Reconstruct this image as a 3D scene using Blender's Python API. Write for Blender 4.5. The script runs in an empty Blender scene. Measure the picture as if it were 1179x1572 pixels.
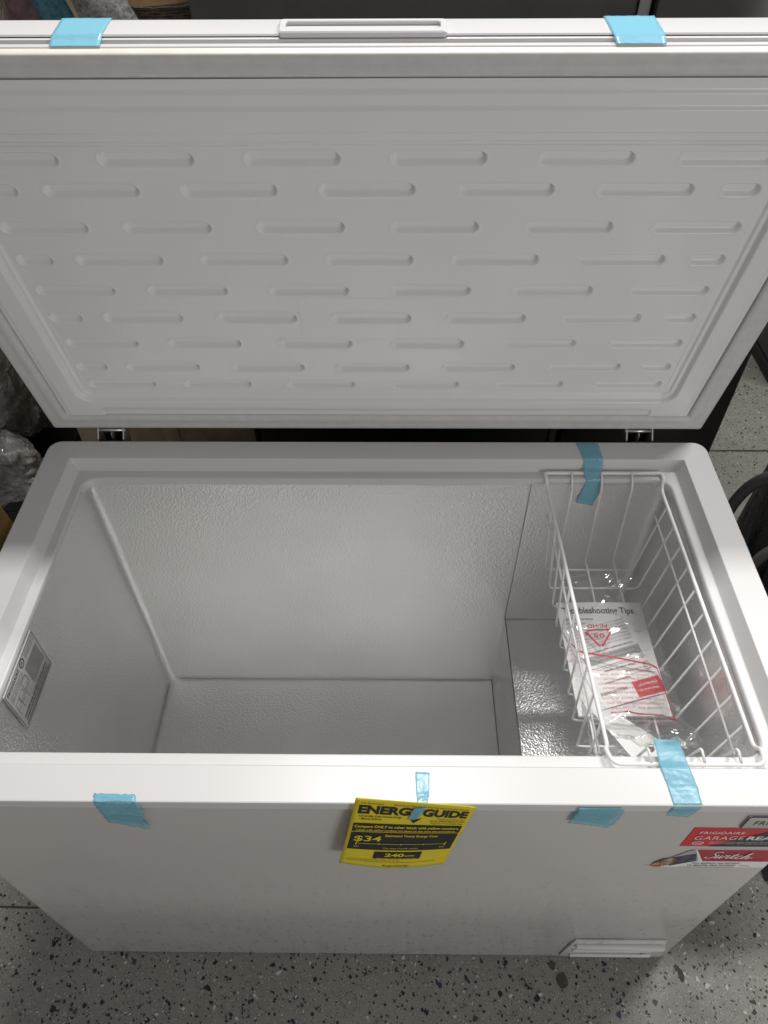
import bpy, bmesh, math, random
import numpy as np
from mathutils import Vector, Matrix, noise
random.seed(7); np.random.seed(7)
S = bpy.context.scene
C = S.collection

# ------------------------------------------------------------------ camera
CAM = np.array([0.0292, -0.357, 1.7276])
YAW, PITCH, ROLL, FPX = -0.0154, 0.829, -0.0081, 1140.24
cy, sy, cp, sp = math.cos(YAW), math.sin(YAW), math.cos(PITCH), math.sin(PITCH)
fw = np.array([sy*cp, cy*cp, -sp]); rt = np.array([cy, -sy, 0.0]); up = np.cross(rt, fw)
c_, s_ = math.cos(ROLL), math.sin(ROLL)
rt, up = c_*rt + s_*up, -s_*rt + c_*up
cam = bpy.data.cameras.new('camera'); camo = bpy.data.objects.new('camera', cam); C.objects.link(camo)
camo.matrix_world = Matrix(((rt[0], up[0], -fw[0], CAM[0]), (rt[1], up[1], -fw[1], CAM[1]),
                            (rt[2], up[2], -fw[2], CAM[2]), (0, 0, 0, 1)))
cam.sensor_fit = 'VERTICAL'; cam.sensor_height = 36.0; cam.lens = 36.0*FPX/1572.0
cam.clip_start = 0.02; cam.clip_end = 60
S.camera = camo

# ------------------------------------------------------------------ light: shop ceiling fixtures and an added front fill
w = bpy.data.worlds.new('World'); S.world = w; w.use_nodes = True
bg = w.node_tree.nodes['Background']; bg.inputs[0].default_value = (1.0, 0.975, 0.965, 1); bg.inputs[1].default_value = 0.245
def area(name, loc, size, power, col, aim=None):
    l = bpy.data.lights.new(name, 'AREA'); l.shape = 'RECTANGLE'; l.size, l.size_y = size; l.energy = power; l.color = col
    o = bpy.data.objects.new(name, l); C.objects.link(o); o.location = loc
    if aim is not None:
        o.rotation_euler = (Vector(aim)-Vector(loc)).to_track_quat('-Z', 'Y').to_euler()
    return o
area('ceiling_light', (0.02, 0.93, 3.45), (0.60, 0.20), 54, (1.0, 0.98, 0.955))
area('ceiling_light', (1.85, 1.35, 3.45), (1.2, 0.16), 64, (1.0, 0.98, 0.955))
area('front_fill_light', (1.9, -2.5, 1.35), (1.3, 1.4), 27, (1.0, 0.97, 0.95), (0, .5, .9))  # added soft fill from front right for lid and front face, no real doorway
vs = S.view_settings; S.display_settings.display_device = 'sRGB'
vs.view_transform = 'Standard'; vs.look = 'None'; vs.gamma = 1.0; vs.exposure = 0.0; vs.use_curve_mapping = False
cyc = S.cycles
cyc.max_bounces = 14; cyc.diffuse_bounces = 5; cyc.glossy_bounces = 8; cyc.transparent_max_bounces = 24; cyc.transmission_bounces = 6
cyc.use_denoising = True; cyc.caustics_reflective = True; cyc.sample_clamp_indirect = 14.0; cyc.blur_glossy = 0.3

# ------------------------------------------------------------------ helpers
def hexa(r, g, b):
    f = lambda v: (v/255/12.92) if v/255 <= .04045 else ((v/255+.055)/1.055)**2.4
    return (f(r), f(g), f(b), 1)
class NT:
    """tiny node helper"""
    def __init__(self, name):
        self.m = bpy.data.materials.new(name); self.m.use_nodes = True
        self.t = self.m.node_tree; self.b = self.t.nodes['Principled BSDF']; self.out = self.t.nodes['Material Output']
    def n(self, kind, **kw):
        nd = self.t.nodes.new(kind)
        for k, v in kw.items():
            if k.startswith('i_'):
                key = k[2:]; key = int(key) if key.isdigit() else key.replace('_', ' ')
                nd.inputs[key].default_value = v
            else: setattr(nd, k, v)
        return nd
    def l(self, a, b): self.t.links.new(a, b)
    def pos(self): return self.n('ShaderNodeNewGeometry').outputs['Position']
    def ramp(self, src, stops):
        r = self.n('ShaderNodeValToRGB'); e = r.color_ramp.elements
        while len(e) < len(stops): e.new(0.5)
        for el, (p, c) in zip(e, stops):
            el.position = p; el.color = c if len(c) == 4 else (*c, 1)
        self.l(src, r.inputs[0]); return r.outputs[0]
    def mapping(self, src, scale=(1, 1, 1), rot=(0, 0, 0)):
        m = self.n('ShaderNodeMapping'); m.inputs['Scale'].default_value = scale; m.inputs['Rotation'].default_value = rot
        self.l(src, m.inputs['Vector']); return m.outputs[0]
    def noise(self, src, scale, detail=3, rough=.5, dist=0):
        n = self.n('ShaderNodeTexNoise'); n.inputs['Scale'].default_value = scale; n.inputs['Detail'].default_value = detail
        n.inputs['Roughness'].default_value = rough; n.inputs['Distortion'].default_value = dist
        self.l(src, n.inputs['Vector']); return n.outputs[0]
    def mix(self, fac, a, b, mode='MIX'):
        m = self.n('ShaderNodeMix', data_type='RGBA', blend_type=mode)
        for sock, v in ((m.inputs[0], fac), (m.inputs[6], a), (m.inputs[7], b)):
            if hasattr(v, 'links'): self.l(v, sock)
            else: sock.default_value = v
        return m.outputs[2]
    def math(self, op, a, b=0.0):
        m = self.n('ShaderNodeMath', operation=op)
        for sock, v in ((m.inputs[0], a), (m.inputs[1], b)):
            if hasattr(v, 'links'): self.l(v, sock)
            else: sock.default_value = v
        return m.outputs[0]
    def bump(self, h, strength, dist, normal=None):
        b = self.n('ShaderNodeBump'); b.inputs['Strength'].default_value = strength; b.inputs['Distance'].default_value = dist
        self.l(h, b.inputs['Height'])
        if normal is not None: self.l(normal, b.inputs['Normal'])
        return b.outputs[0]
    def set(self, **kw):
        for k, v in kw.items():
            s = self.b.inputs[k.replace('_', ' ')]
            if hasattr(v, 'links'): self.l(v, s)
            else: s.default_value = v
        return self.m
def plain(name, col, rough=.5, metal=0.0, grain=0.06, scale=60, bump=0.0, **kw):
    t = NT(name); p = t.pos(); n = t.noise(p, scale, 4, .6)
    dark = (col[0]*(1-grain*2), col[1]*(1-grain*2), col[2]*(1-grain*2), 1)
    lite = (min(col[0]*(1+grain), 1), min(col[1]*(1+grain), 1), min(col[2]*(1+grain), 1), 1)
    c = t.ramp(n, [(.3, dark), (.7, lite)])
    t.set(Base_Color=c, Roughness=rough, Metallic=metal, **kw)
    if bump: t.l(t.bump(n, .5, bump), t.b.inputs['Normal'])
    return t.m
M = {}
def mk_white(name, col, rough, peel, dirt=False):
    t = NT(name); p = t.pos()
    n1 = t.noise(p, 2.2, 2, .5); n2 = t.noise(p, 420, 2, .5)
    c = t.ramp(n1, [(.3, tuple(v*.965 for v in col[:3])), (.7, col[:3])])
    if dirt:
        sep = t.n('ShaderNodeSeparateXYZ'); t.l(p, sep.inputs[0])
        low = t.n('ShaderNodeMapRange', i_1=0.0, i_2=0.62, i_3=1.0, i_4=0.0); t.l(sep.outputs['Z'], low.inputs[0])
        sm = t.noise(t.mapping(p, (26, 1, 9)), 1.0, 5, .68)
        sm = t.ramp(sm, [(.50, (0, 0, 0)), (.66, (1, 1, 1))])
        sk = t.noise(t.mapping(p, (90, 1, 34)), 1.0, 3, .6)
        sk = t.ramp(sk, [(.57, (0, 0, 0)), (.68, (1, 1, 1))])
        f1 = t.math('MULTIPLY', t.math('MULTIPLY', sm, low.outputs[0]), .26)
        f2 = t.math('MULTIPLY', t.math('MULTIPLY', sk, low.outputs[0]), .48)
        c = t.mix(f1, c, (.34, .32, .30, 1)); c = t.mix(f2, c, (.20, .19, .18, 1))
    t.set(Base_Color=c, Roughness=rough)
    t.l(t.bump(n2, peel, .0006, t.bump(t.noise(p, 3.2, 2), .10, .02)), t.b.inputs['Normal']); return t.m
M['cabinet'] = mk_white('cabinet_white_enamel', (.59, .565, .553), .22, .12, True)
M['rim'] = mk_white('rim_white_plastic', (.66, .652, .645), .36, .05)
M['lid'] = mk_white('lid_white_enamel', (.55, .537, .535), .33, .08)
M['panel'] = mk_white('lid_liner_plastic', (.81, .805, .805), .24, .05)
M['gasket'] = plain('gasket_vinyl', (.62, .61, .60), .5, grain=.03)
M['gasket_edge'] = plain('gasket_edge_vinyl', (.70, .66, .58), .5, grain=.03)
M['dark'] = plain('black_plastic', (.012, .012, .012), .45)
M['slot'] = plain('dark_slot', (.05, .05, .055), .6)
M['chrome'] = plain('zinc_plated_steel', (.75, .74, .71), .34, .85, .05)
M['wire'] = plain('white_vinyl_wire', (.86, .855, .85), .35, grain=.03)
# embossed aluminium liner
t = NT('embossed_aluminium'); p = t.pos()
warp = t.noise(p, 60, 2, .5)
vv = t.n('ShaderNodeVectorMath', operation='SCALE'); vv.inputs['Scale'].default_value = .012
cmb = t.n('ShaderNodeTexNoise'); cmb.inputs['Scale'].default_value = 70; t.l(p, cmb.inputs['Vector']); t.l(cmb.outputs['Color'], vv.inputs[0])
add = t.n('ShaderNodeVectorMath', operation='ADD'); t.l(p, add.inputs[0]); t.l(vv.outputs[0], add.inputs[1])
vo = t.n('ShaderNodeTexVoronoi', feature='SMOOTH_F1'); vo.inputs['Scale'].default_value = 260; vo.inputs['Smoothness'].default_value = .6
t.l(add.outputs[0], vo.inputs['Vector'])
fine = t.noise(p, 520, 2, .5); big = t.noise(p, 5, 2, .5)
col = t.ramp(big, [(.3, (.77, .771, .762)), (.7, (.82, .821, .812))])
t.set(Base_Color=col, Metallic=1.0, Roughness=t.ramp(big, [(.3, (.35,)*3), (.7, (.38,)*3)]))
bn = t.bump(vo.outputs['Distance'], .46, .0017); bn = t.bump(t.noise(p, 6, 1), .12, .006, bn)
t.l(bn, t.b.inputs['Normal']); M['steel'] = t.m
# blue packing tape : tinted film over whatever is below
def film(name, col, alpha, rough, bscale=90, bdist=.0015, coat=0.0):
    t = NT(name); p = t.pos()
    h = t.noise(p, bscale, 3, .6, .6)
    t.set(Base_Color=col, Roughness=rough, Alpha=alpha, Coat_Weight=coat)
    t.l(t.bump(h, .5, bdist), t.b.inputs['Normal']); return t.m
M['tape'] = film('blue_packing_tape', (.24, .58, .73, 1), .60, .26, 70, .0009)
# clear crinkled bag
t = NT('clear_poly_bag'); p = t.pos()
tr = t.n('ShaderNodeBsdfTransparent'); tr.inputs[0].default_value = (.95, .95, .95, 1)
gl = t.n('ShaderNodeBsdfGlossy'); gl.inputs['Roughness'].default_value = .09; gl.inputs['Color'].default_value = (1, 1, 1, 1)
df = t.n('ShaderNodeBsdfDiffuse'); df.inputs[0].default_value = (.8, .8, .8, 1)
lw = t.n('ShaderNodeLayerWeight'); lw.inputs['Blend'].default_value = .35
b2 = t.bump(t.noise(p, 22, 2, .5, 1.2), .28, .006)
t.l(b2, gl.inputs['Normal']); t.l(b2, lw.inputs['Normal'])
fr = t.n('ShaderNodeMapRange', i_1=0.0, i_2=1.0, i_3=.045, i_4=.7); t.l(lw.outputs['Facing'], fr.inputs[0])
m1 = t.n('ShaderNodeMixShader'); m1.inputs[0].default_value = .025; t.l(tr.outputs[0], m1.inputs[1]); t.l(df.outputs[0], m1.inputs[2])
m2 = t.n('ShaderNodeMixShader'); t.l(fr.outputs[0], m2.inputs[0]); t.l(m1.outputs[0], m2.inputs[1]); t.l(gl.outputs[0], m2.inputs[2])
t.l(m2.outputs[0], t.out.inputs['Surface']); M['bag'] = t.m
M['paper'] = plain('white_paper', (.83, .825, .81), .6, grain=.02)
M['paper_grey'] = plain('grey_paper_print', (.36, .36, .36), .6, grain=.02)
M['ink'] = plain('black_ink', (.02, .02, .022), .5)
M['ink_soft'] = plain('grey_ink', (.13, .13, .13), .6)
M['red'] = plain('red_print', (.60, .025, .04), .45, grain=.03)
M['red_line'] = plain('dark_red_print', (.42, .03, .06), .5, grain=.03)
M['white_ink'] = plain('white_print', (.80, .79, .78), .5, grain=.01)
M['yellow'] = plain('yellow_card', (.74, .60, .02), .5, grain=.03)
M['tag_ink'] = plain('tag_black_print', (.012, .013, .016), .45)
M['label'] = plain('silver_label', (.44, .44, .435), .45, grain=.05)
M['label_dark'] = plain('label_grey_print', (.26, .26, .26), .5)
M['sticker_dark'] = plain('charcoal_print', (.022, .026, .03), .4)

def wloc(par):
    return Matrix.Translation(par.location) if (par is not None and par.type == 'EMPTY') else Matrix.Identity(4)
def link(name, me, mat, parent=None, smooth=False):
    o = bpy.data.objects.new(name, me); C.objects.link(o)
    for mm in (mat if isinstance(mat, (list, tuple)) else [mat]): me.materials.append(mm)
    if smooth: me.polygons.foreach_set('use_smooth', [True]*len(me.polygons))
    if parent is not None:
        o.parent = parent; o.matrix_parent_inverse = wloc(parent).inverted()
    return o
def mesh(name, v, f, mat, parent=None, smooth=False):
    me = bpy.data.meshes.new(name); me.from_pydata([tuple(map(float, q)) for q in v], [], f); me.validate(); me.update()
    return link(name, me, mat, parent, smooth)
def thing(name, label, cat, loc, group=None):
    o = bpy.data.objects.new(name, None); C.objects.link(o); o.location = loc; o.empty_display_size = .05
    return tag(o, label, cat, group)
def tag(o, label, cat, group=None, kind=None):
    if label: o['label'] = label
    if cat: o['category'] = cat
    if group: o['group'] = group
    if kind: o['kind'] = kind
    return o
def box(name, lo, hi, mat, parent=None, bevel=0.0, seg=2, fn=None, smooth=True):
    bm = bmesh.new(); bmesh.ops.create_cube(bm, size=1)
    lo, hi = Vector(lo), Vector(hi)
    for q in bm.verts: q.co = Vector((lo[i]+(q.co[i]+.5)*(hi[i]-lo[i]) for i in range(3)))
    if bevel: bmesh.ops.bevel(bm, geom=bm.edges[:], offset=bevel, segments=seg, profile=.5, affect='EDGES')
    if fn:
        for q in bm.verts: q.co = Vector(fn(q.co))
    bmesh.ops.recalc_face_normals(bm, faces=bm.faces[:])
    me = bpy.data.meshes.new(name); bm.to_mesh(me); bm.free()
    o = link(name, me, mat, parent)
    if bevel and smooth: shade(o)
    return o
def shade(o, ang=35):
    me = o.data; me.polygons.foreach_set('use_smooth', [True]*len(me.polygons))
    bm = bmesh.new(); bm.from_mesh(me)
    for e in bm.edges:
        e.smooth = not (len(e.link_faces) == 2 and e.calc_face_angle(0) > math.radians(ang))
    bm.to_mesh(me); bm.free()
def rrect(x0, x1, y0, y1, r, n=8):
    """rounded rectangle, counter-clockwise"""
    pts = []
    for cx, cyy, a0 in ((x1-r, y1-r, 0), (x0+r, y1-r, 90), (x0+r, y0+r, 180), (x1-r, y0+r, 270)):
        for k in range(n+1):
            a = math.radians(a0+90*k/n); pts.append((cx+r*math.cos(a), cyy+r*math.sin(a)))
    return pts
def loft(name, loops, mat, parent=None, cap0=False, cap1=False, ang=35, sub=None):
    v, f = [], []; n = len(loops[0])
    for lp in loops: v += lp
    for k in range(len(loops)-1):
        for i in range(n):
            j = (i+1) % n; f.append((k*n+i, k*n+j, (k+1)*n+j, (k+1)*n+i))
    if cap0: f.append(tuple(range(n))[::-1])
    if cap1: f.append(tuple((len(loops)-1)*n+i for i in range(n)))
    o = mesh(name, v, f, mat, parent); shade(o, ang); return o
def catmull(pts, k=6):
    P_ = [Vector(q) for q in pts]; out = []
    for i in range(len(P_)-1):
        a = P_[max(i-1, 0)]; b = P_[i]; c = P_[i+1]; d = P_[min(i+2, len(P_)-1)]
        for j in range(k):
            t_ = j/k
            out.append(.5*((2*b)+(-a+c)*t_+(2*a-5*b+4*c-d)*t_**2+(-a+3*b-3*c+d)*t_**3))
    out.append(P_[-1]); return out
def fillet(pts, r, k=5):
    P_ = [Vector(q) for q in pts]; out = [P_[0]]
    for i in range(1, len(P_)-1):
        a, b, c = P_[i-1], P_[i], P_[i+1]
        d1, d2 = (a-b), (c-b); rr = min(r, d1.length*.45, d2.length*.45)
        p1, p2 = b+d1.normalized()*rr, b+d2.normalized()*rr
        for j in range(k+1):
            t_ = j/k; out.append((1-t_)**2*p1+2*t_*(1-t_)*b+t_*t_*p2)
    out.append(P_[-1]); return out
def tube(name, pts, r, mat, parent=None, sides=8, closed=False):
    P_ = [Vector(q) for q in pts]; n = len(P_); v, f = [], []
    prev = None
    for i, q in enumerate(P_):
        if closed: d = P_[(i+1) % n]-P_[i-1]
        else: d = P_[min(i+1, n-1)]-P_[max(i-1, 0)]
        d.normalize()
        if prev is None: a = d.orthogonal().normalized()
        else: a = (prev-d*prev.dot(d)); a = a.normalized() if a.length > 1e-6 else d.orthogonal().normalized()
        prev = a; b = d.cross(a)
        for k in range(sides):
            an = 2*math.pi*k/sides; v.append(q+r*(math.cos(an)*a+math.sin(an)*b))
    m = n if closed else n-1
    for i in range(m):
        for k in range(sides):
            k2 = (k+1) % sides; i2 = (i+1) % n
            f.append((i*sides+k, i*sides+k2, i2*sides+k2, i2*sides+k))
    if not closed:
        f.append(tuple(range(sides))[::-1]); f.append(tuple((n-1)*sides+k for k in range(sides)))
    return mesh(name, v, f, mat, parent, True)
# ---- lettering as flat print
_dg = {}
def text_geo(s, size, bold=0.0, shear=0.0, space=1.0, stretch=1.0, align='LEFT'):
    key = (s, bold, shear, space)
    if key not in _dg:
        cu = bpy.data.curves.new('t', 'FONT'); cu.body = s; cu.size = 1; cu.offset = bold; cu.shear = shear
        cu.space_character = space; cu.resolution_u = 3
        ob = bpy.data.objects.new('t', cu); C.objects.link(ob)
        me = bpy.data.meshes.new_from_object(ob.evaluated_get(bpy.context.evaluated_depsgraph_get()))
        v = [(q.co.x, q.co.y) for q in me.vertices]; f = [tuple(pl.vertices) for pl in me.polygons]
        bpy.data.objects.remove(ob); bpy.data.curves.remove(cu); bpy.data.meshes.remove(me)
        _dg[key] = (v, f)
    v, f = _dg[key]
    if not v: return [], []
    x0 = min(q[0] for q in v); x1 = max(q[0] for q in v)
    off = {'LEFT': -x0, 'CENTER': -(x0+x1)/2, 'RIGHT': -x1}[align]
    return [((q[0]+off)*size*stretch, q[1]*size) for q in v], f
def fit_text(s, width, height, **kw):
    """lettering scaled to an exact width and cap height"""
    v, f = text_geo(s, 1, **kw)
    x1 = max(q[0] for q in v); cap = 0.70
    return [(q[0]*width/x1, q[1]*height/cap) for q in v], f
class Print:
    """flat lettering and shapes laid on a surface fn(a, b); strokes are ribbons, later marks a hair above earlier ones"""
    def __init__(self, fn): self.fn = fn; self.v = []; self.f = []; self.h = 0.0
    def put(self, geo, x, y, rot=0.0):
        v, f = geo; b = len(self.v); c, s = math.cos(rot), math.sin(rot)
        self.v += [(x+c*q[0]-s*q[1], y+s*q[0]+c*q[1], self.h) for q in v]; self.f += [tuple(i+b for i in ff) for ff in f]
    def line(self, s, x, y, w_, h_, rot=0.0, **kw): self.put(fit_text(s, w_, h_, **kw), x, y, rot)
    def poly(self, pts):
        b = len(self.v); self.v += [(q[0], q[1], self.h) for q in pts]; self.f.append(tuple(range(b, b+len(pts))))
    def rect(self, x0, y0, x1, y1, n=1):
        for k in range(n):
            a, b2_ = x0+(x1-x0)*k/n, x0+(x1-x0)*(k+1)/n
            self.poly([(a, y0), (b2_, y0), (b2_, y1), (a, y1)])
    def stroke(self, pts, wd, sub=6, climb=0.0):
        P_ = []
        for (ax, ay), (bx, by) in zip(pts[:-1], pts[1:]):
            n = sub if len(pts) < 6 else 1
            P_ += [(ax+(bx-ax)*k/n, ay+(by-ay)*k/n) for k in range(n)]
        P_.append(tuple(pts[-1])); n = len(P_); b = len(self.v); closed = math.hypot(P_[0][0]-P_[-1][0], P_[0][1]-P_[-1][1]) < 1e-9
        self.h += 2e-5
        for i, (x, y) in enumerate(P_):
            p0 = P_[i-1] if i else (P_[-2] if closed else P_[0]); p1 = P_[i+1] if i < n-1 else (P_[1] if closed else P_[-1])
            d0 = Vector((x-p0[0], y-p0[1])); d1 = Vector((p1[0]-x, p1[1]-y))
            d0 = d0.normalized() if d0.length > 1e-9 else d1.normalized(); d1 = d1.normalized() if d1.length > 1e-9 else d0
            t_ = (d0+d1); t_ = t_.normalized() if t_.length > 1e-6 else d1
            m = min(1/max(abs(t_.dot(d1)), .45), 1.6); nx, ny = -t_.y*wd/2*m, t_.x*wd/2*m
            h = self.h+climb*i
            self.v += [(x+nx, y+ny, h), (x-nx, y-ny, h)]
            if i: self.f.append((b+2*i-2, b+2*i-1, b+2*i+1, b+2*i))
        self.h += climb*n
    def build(self, name, mat, parent):
        out = []; e = 1e-4
        for x, y, h in self.v:
            q = Vector(self.fn(x, y))
            if h:
                n = (Vector(self.fn(x+e, y))-q).cross(Vector(self.fn(x, y+e))-q)
                if n.length > 0: q = q+n.normalized()*h
            out.append(q)
        return mesh(name, out, self.f, mat, parent)
def planar(o, u, v, off=0.0):
    o, u, v = Vector(o), Vector(u), Vector(v); n = u.cross(v).normalized()*off
    return lambda a, b: o+u*a+v*b+n

# ------------------------------------------------------------------ floor
t = NT('epoxy_flake_floor'); p = t.pos()
b1 = t.noise(p, 1.7, 4, .55); b2_ = t.noise(p, 14, 4, .65)
base = t.ramp(b1, [(.3, (.20, .20, .176)), (.7, (.262, .262, .232))])
base = t.mix(t.ramp(b2_, [(.45, (0, 0, 0)), (.8, (.5,)*3)]), base, (.15, .135, .115, 1))
def specks(scale, thr, colr, base):
    v = t.n('ShaderNodeTexVoronoi'); v.inputs['Scale'].default_value = scale; t.l(p, v.inputs['Vector'])
    m = t.ramp(v.outputs['Distance'], [(thr, (1, 1, 1)), (thr+.05, (0, 0, 0))])
    return t.mix(m, base, colr)
base = specks(190, .16, (.06, .06, .065, 1), base); base = specks(150, .14, (.45, .43, .38, 1), base)
crack = t.n('ShaderNodeTexVoronoi', feature='DISTANCE_TO_EDGE'); crack.inputs['Scale'].default_value = 3.1
wv = t.n('ShaderNodeVectorMath', operation='ADD'); t.l(p, wv.inputs[0])
wn = t.n('ShaderNodeTexNoise'); wn.inputs['Scale'].default_value = 6; wn.inputs['Detail'].default_value = 5; t.l(p, wn.inputs['Vector']); t.l(wn.outputs['Color'], wv.inputs[1])
t.l(wv.outputs[0], crack.inputs['Vector'])
cm = t.math('MULTIPLY', t.ramp(crack.outputs['Distance'], [(.0, (1, 1, 1)), (.012, (0, 0, 0))]), t.ramp(t.noise(p, 2.5, 2), [(.5, (0, 0, 0)), (.6, (.55,)*3)]))
base = t.mix(cm, base, (.07, .06, .05, 1))
t.set(Base_Color=base, Roughness=t.ramp(b2_, [(.3, (.34,)*3), (.75, (.58,)*3)]))
t.l(t.bump(b2_, .25, .003), t.b.inputs['Normal']); M['floor'] = t.m
fl = mesh('floor', [(-7, -6, 0), (8, -6, 0), (8, 9, 0), (-7, 9, 0)], [(0, 1, 2, 3)], M['floor']); fl['kind'] = 'structure'
M['joint'] = plain('floor_joint_dirt', (.065, .045, .03), .8, grain=.3, scale=40)
for k, (yy, wd, x0, x1) in enumerate(((1.513, .011, -3, 5), (.083, .005, -3, -.62))):
    v, f = [], []; n = 60
    for i in range(n+1):
        x = x0+(x1-x0)*i/n; a = wd*(.35+.35*noise.noise((x*9, yy, 1))); b = wd*(.35+.35*noise.noise((x*9, yy, 5)))
        v += [(x, yy-a, .0012), (x, yy+b, .0012)]
        if i: f.append((2*i-2, 2*i, 2*i+1, 2*i-1))
    j = mesh('floor_joint', v, f, M['joint'], fl)
fm = [plain('flake_black', (.012, .012, .014), .5), plain('flake_navy', (.02, .028, .07), .45), plain('flake_white', (.52, .51, .46), .5),
      plain('flake_tan', (.33, .28, .2), .5), plain('flake_charcoal', (.05, .045, .04), .5)]
def hidden(x, y): return -.55 < x < .55 and .03 < y < 1.5
v, f, mi = [], [], []
regions = [((-.95, -.40, 1.05, .22), 9000), ((.58, .2, 1.3, 1.0), 1500), ((.62, .9, 2.3, 3.0), 6000), ((-1.3, .2, -.58, 1.0), 600)]
for (x0, y0, x1, y1), dens in regions:
    for _ in range(int(dens*(x1-x0)*(y1-y0))):
        x, y = random.uniform(x0, x1), random.uniform(y0, y1)
        if hidden(x, y): continue
        if noise.noise((x*5, y*5, 3)) < -.35 and random.random() < .6: continue
        m_ = random.choices(range(5), (45, 15, 27, 4, 9))[0]
        r = min(random.lognormvariate(-6.12, .46), .0085)*(.80 if m_ in (2, 3) else 1.0)
        k = random.randint(5, 8); a0 = random.uniform(0, 6.28); el = random.uniform(.35, .95); rot = random.uniform(0, 6.28)
        b = len(v); z = .0006+random.uniform(0, .0003)
        for i in range(k):
            an = a0+6.283*i/k+random.uniform(-.3, .3); rr = r*random.uniform(.6, 1.25)
            px, py = rr*math.cos(an), rr*el*math.sin(an)
            v.append((x+px*math.cos(rot)-py*math.sin(rot), y+px*math.sin(rot)+py*math.cos(rot), z))
        f.append(tuple(range(b, b+k))); mi.append(m_)
fo = mesh('floor_flakes', v, f, fm, fl); fo['kind'] = 'stuff'
fo.data.polygons.foreach_set('material_index', mi[:len(fo.data.polygons)])
# dark worn patches where coating has chipped off
for k, (cx, cyy, ra, rb) in enumerate(((.372, -.042, .011, .014), (.612, -.03, .005, .012), (.356, -.015, .006, .008))):
    pts = [(cx+ra*math.cos(a)*(1+.25*noise.noise((k*3, a*1.3, 0))), cyy+rb*math.sin(a)*(1+.25*noise.noise((k*3, a*1.3, 9))), .0016) for a in [6.283*i/22 for i in range(22)]]
    mesh('worn_patch', pts, [tuple(range(22))], M['chip'] if 'chip' in M else M.setdefault('chip', plain('chipped_coating', (.07, .06, .05), .75, grain=.2, scale=120)), fl)

# ------------------------------------------------------------------ chest freezer
D, H = .6607, .8084
FZ = thing('chest_freezer', 'white chest freezer standing open with its lid raised', 'freezer', (0, .33, 0))
# cabinet: outer steel skin, slightly narrower than the rim
cab = [[(x, y, z) for x, y in rrect(-.5887, .5887, a, .6535-a, .016, 6)] for z, a in ((.006, .004), (.012, .0), (.40, .0), (.793, .0))]
loft('cabinet', cab, M['cabinet'], FZ, cap0=True)
for fx in (-.52, .52):
    for fy in (.06, .6):
        loft('foot', [[(fx+r*math.cos(a), fy+r*math.sin(a), z) for a in [6.283*i/16 for i in range(16)]] for z, r in ((0, .016), (.004, .018), (.0065, .018))], M['dark'], FZ, True, True)
# rim
def ring(hw, y0, y1, z, r): return [(x, y, z) for x, y in rrect(-hw, hw, y0, y1, r, 10)]
R_ = [ring(.592, .004, .653, .789, .018), ring(.5992, -.0027, .6600, .789, .0228), ring(.600, -.0035, .6607, .7900, .0235), ring(.600, -.0035, .6607, .8062, .0235),
      ring(.5994, -.0029, .6601, .8078, .0230), ring(.5980, -.0015, .6587, .8084, .0220)]
R_ += [ring(.5528, .0440, .6153, .8084, .004), ring(.5520, .0447, .6146, .8079, .003), ring(.5412, .0555, .6072, .7843, .003), ring(.5405, .0562, .6065, .7838, .004),
       ring(.5275, .0700, .5905, .7838, .026), ring(.5258, .0716, .5889, .7828, .0265), ring(.5250, .0724, .5881, .7805, .027), ring(.5245, .0728, .5877, .7690, .027)]
loft('rim', R_, M['rim'], FZ, ang=14)
# liner wall, wrap of embossed aluminium with soft corners and slight oil-canning
n_a = 9; RC = .015
def wav(x, y, z, nx, ny):
    d = .0011*noise.noise((x*4, y*4, z*3))
    return (x+nx*d, y+ny*d, z)
zs = np.linspace(.775, .077, 46); loops = []
base_loop = []
for cx, cyy, a0, (ex, ey) in ((.524-RC, .5885-RC, 0, (-1, 0)), (-.524+RC, .5885-RC, 90, (0, -1)), (-.524+RC, .0722+RC, 180, (1, 0)), (.524-RC, .0722+RC, 270, (0, 1))):
    for k in range(n_a+1):
        a = math.radians(a0+90*k/n_a); base_loop.append((cx+RC*math.cos(a), cyy+RC*math.sin(a), -math.cos(a), -math.sin(a)))
    # straight run to the next corner
    ln = .9999*(2*(.524-RC) if a0 in (0, 180) else (.5885-.0722-2*RC)); m_ = 40 if a0 in (0, 180) else 22
    ax, ay = base_loop[-1][0], base_loop[-1][1]; dx, dy = {0: (-1, 0), 90: (0, -1), 180: (1, 0), 270: (0, 1)}[a0]
    for k in range(1, m_): base_loop.append((ax+dx*ln*k/m_, ay+dy*ln*k/m_, base_loop[-1][2], base_loop[-1][3]))
loops = [[wav(x, y, z, nx, ny) for x, y, nx, ny in base_loop] for z in zs]
o = loft('liner_wall', loops, M['steel'], FZ, ang=60)
for pl in o.data.polygons: pl.flip()
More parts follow.
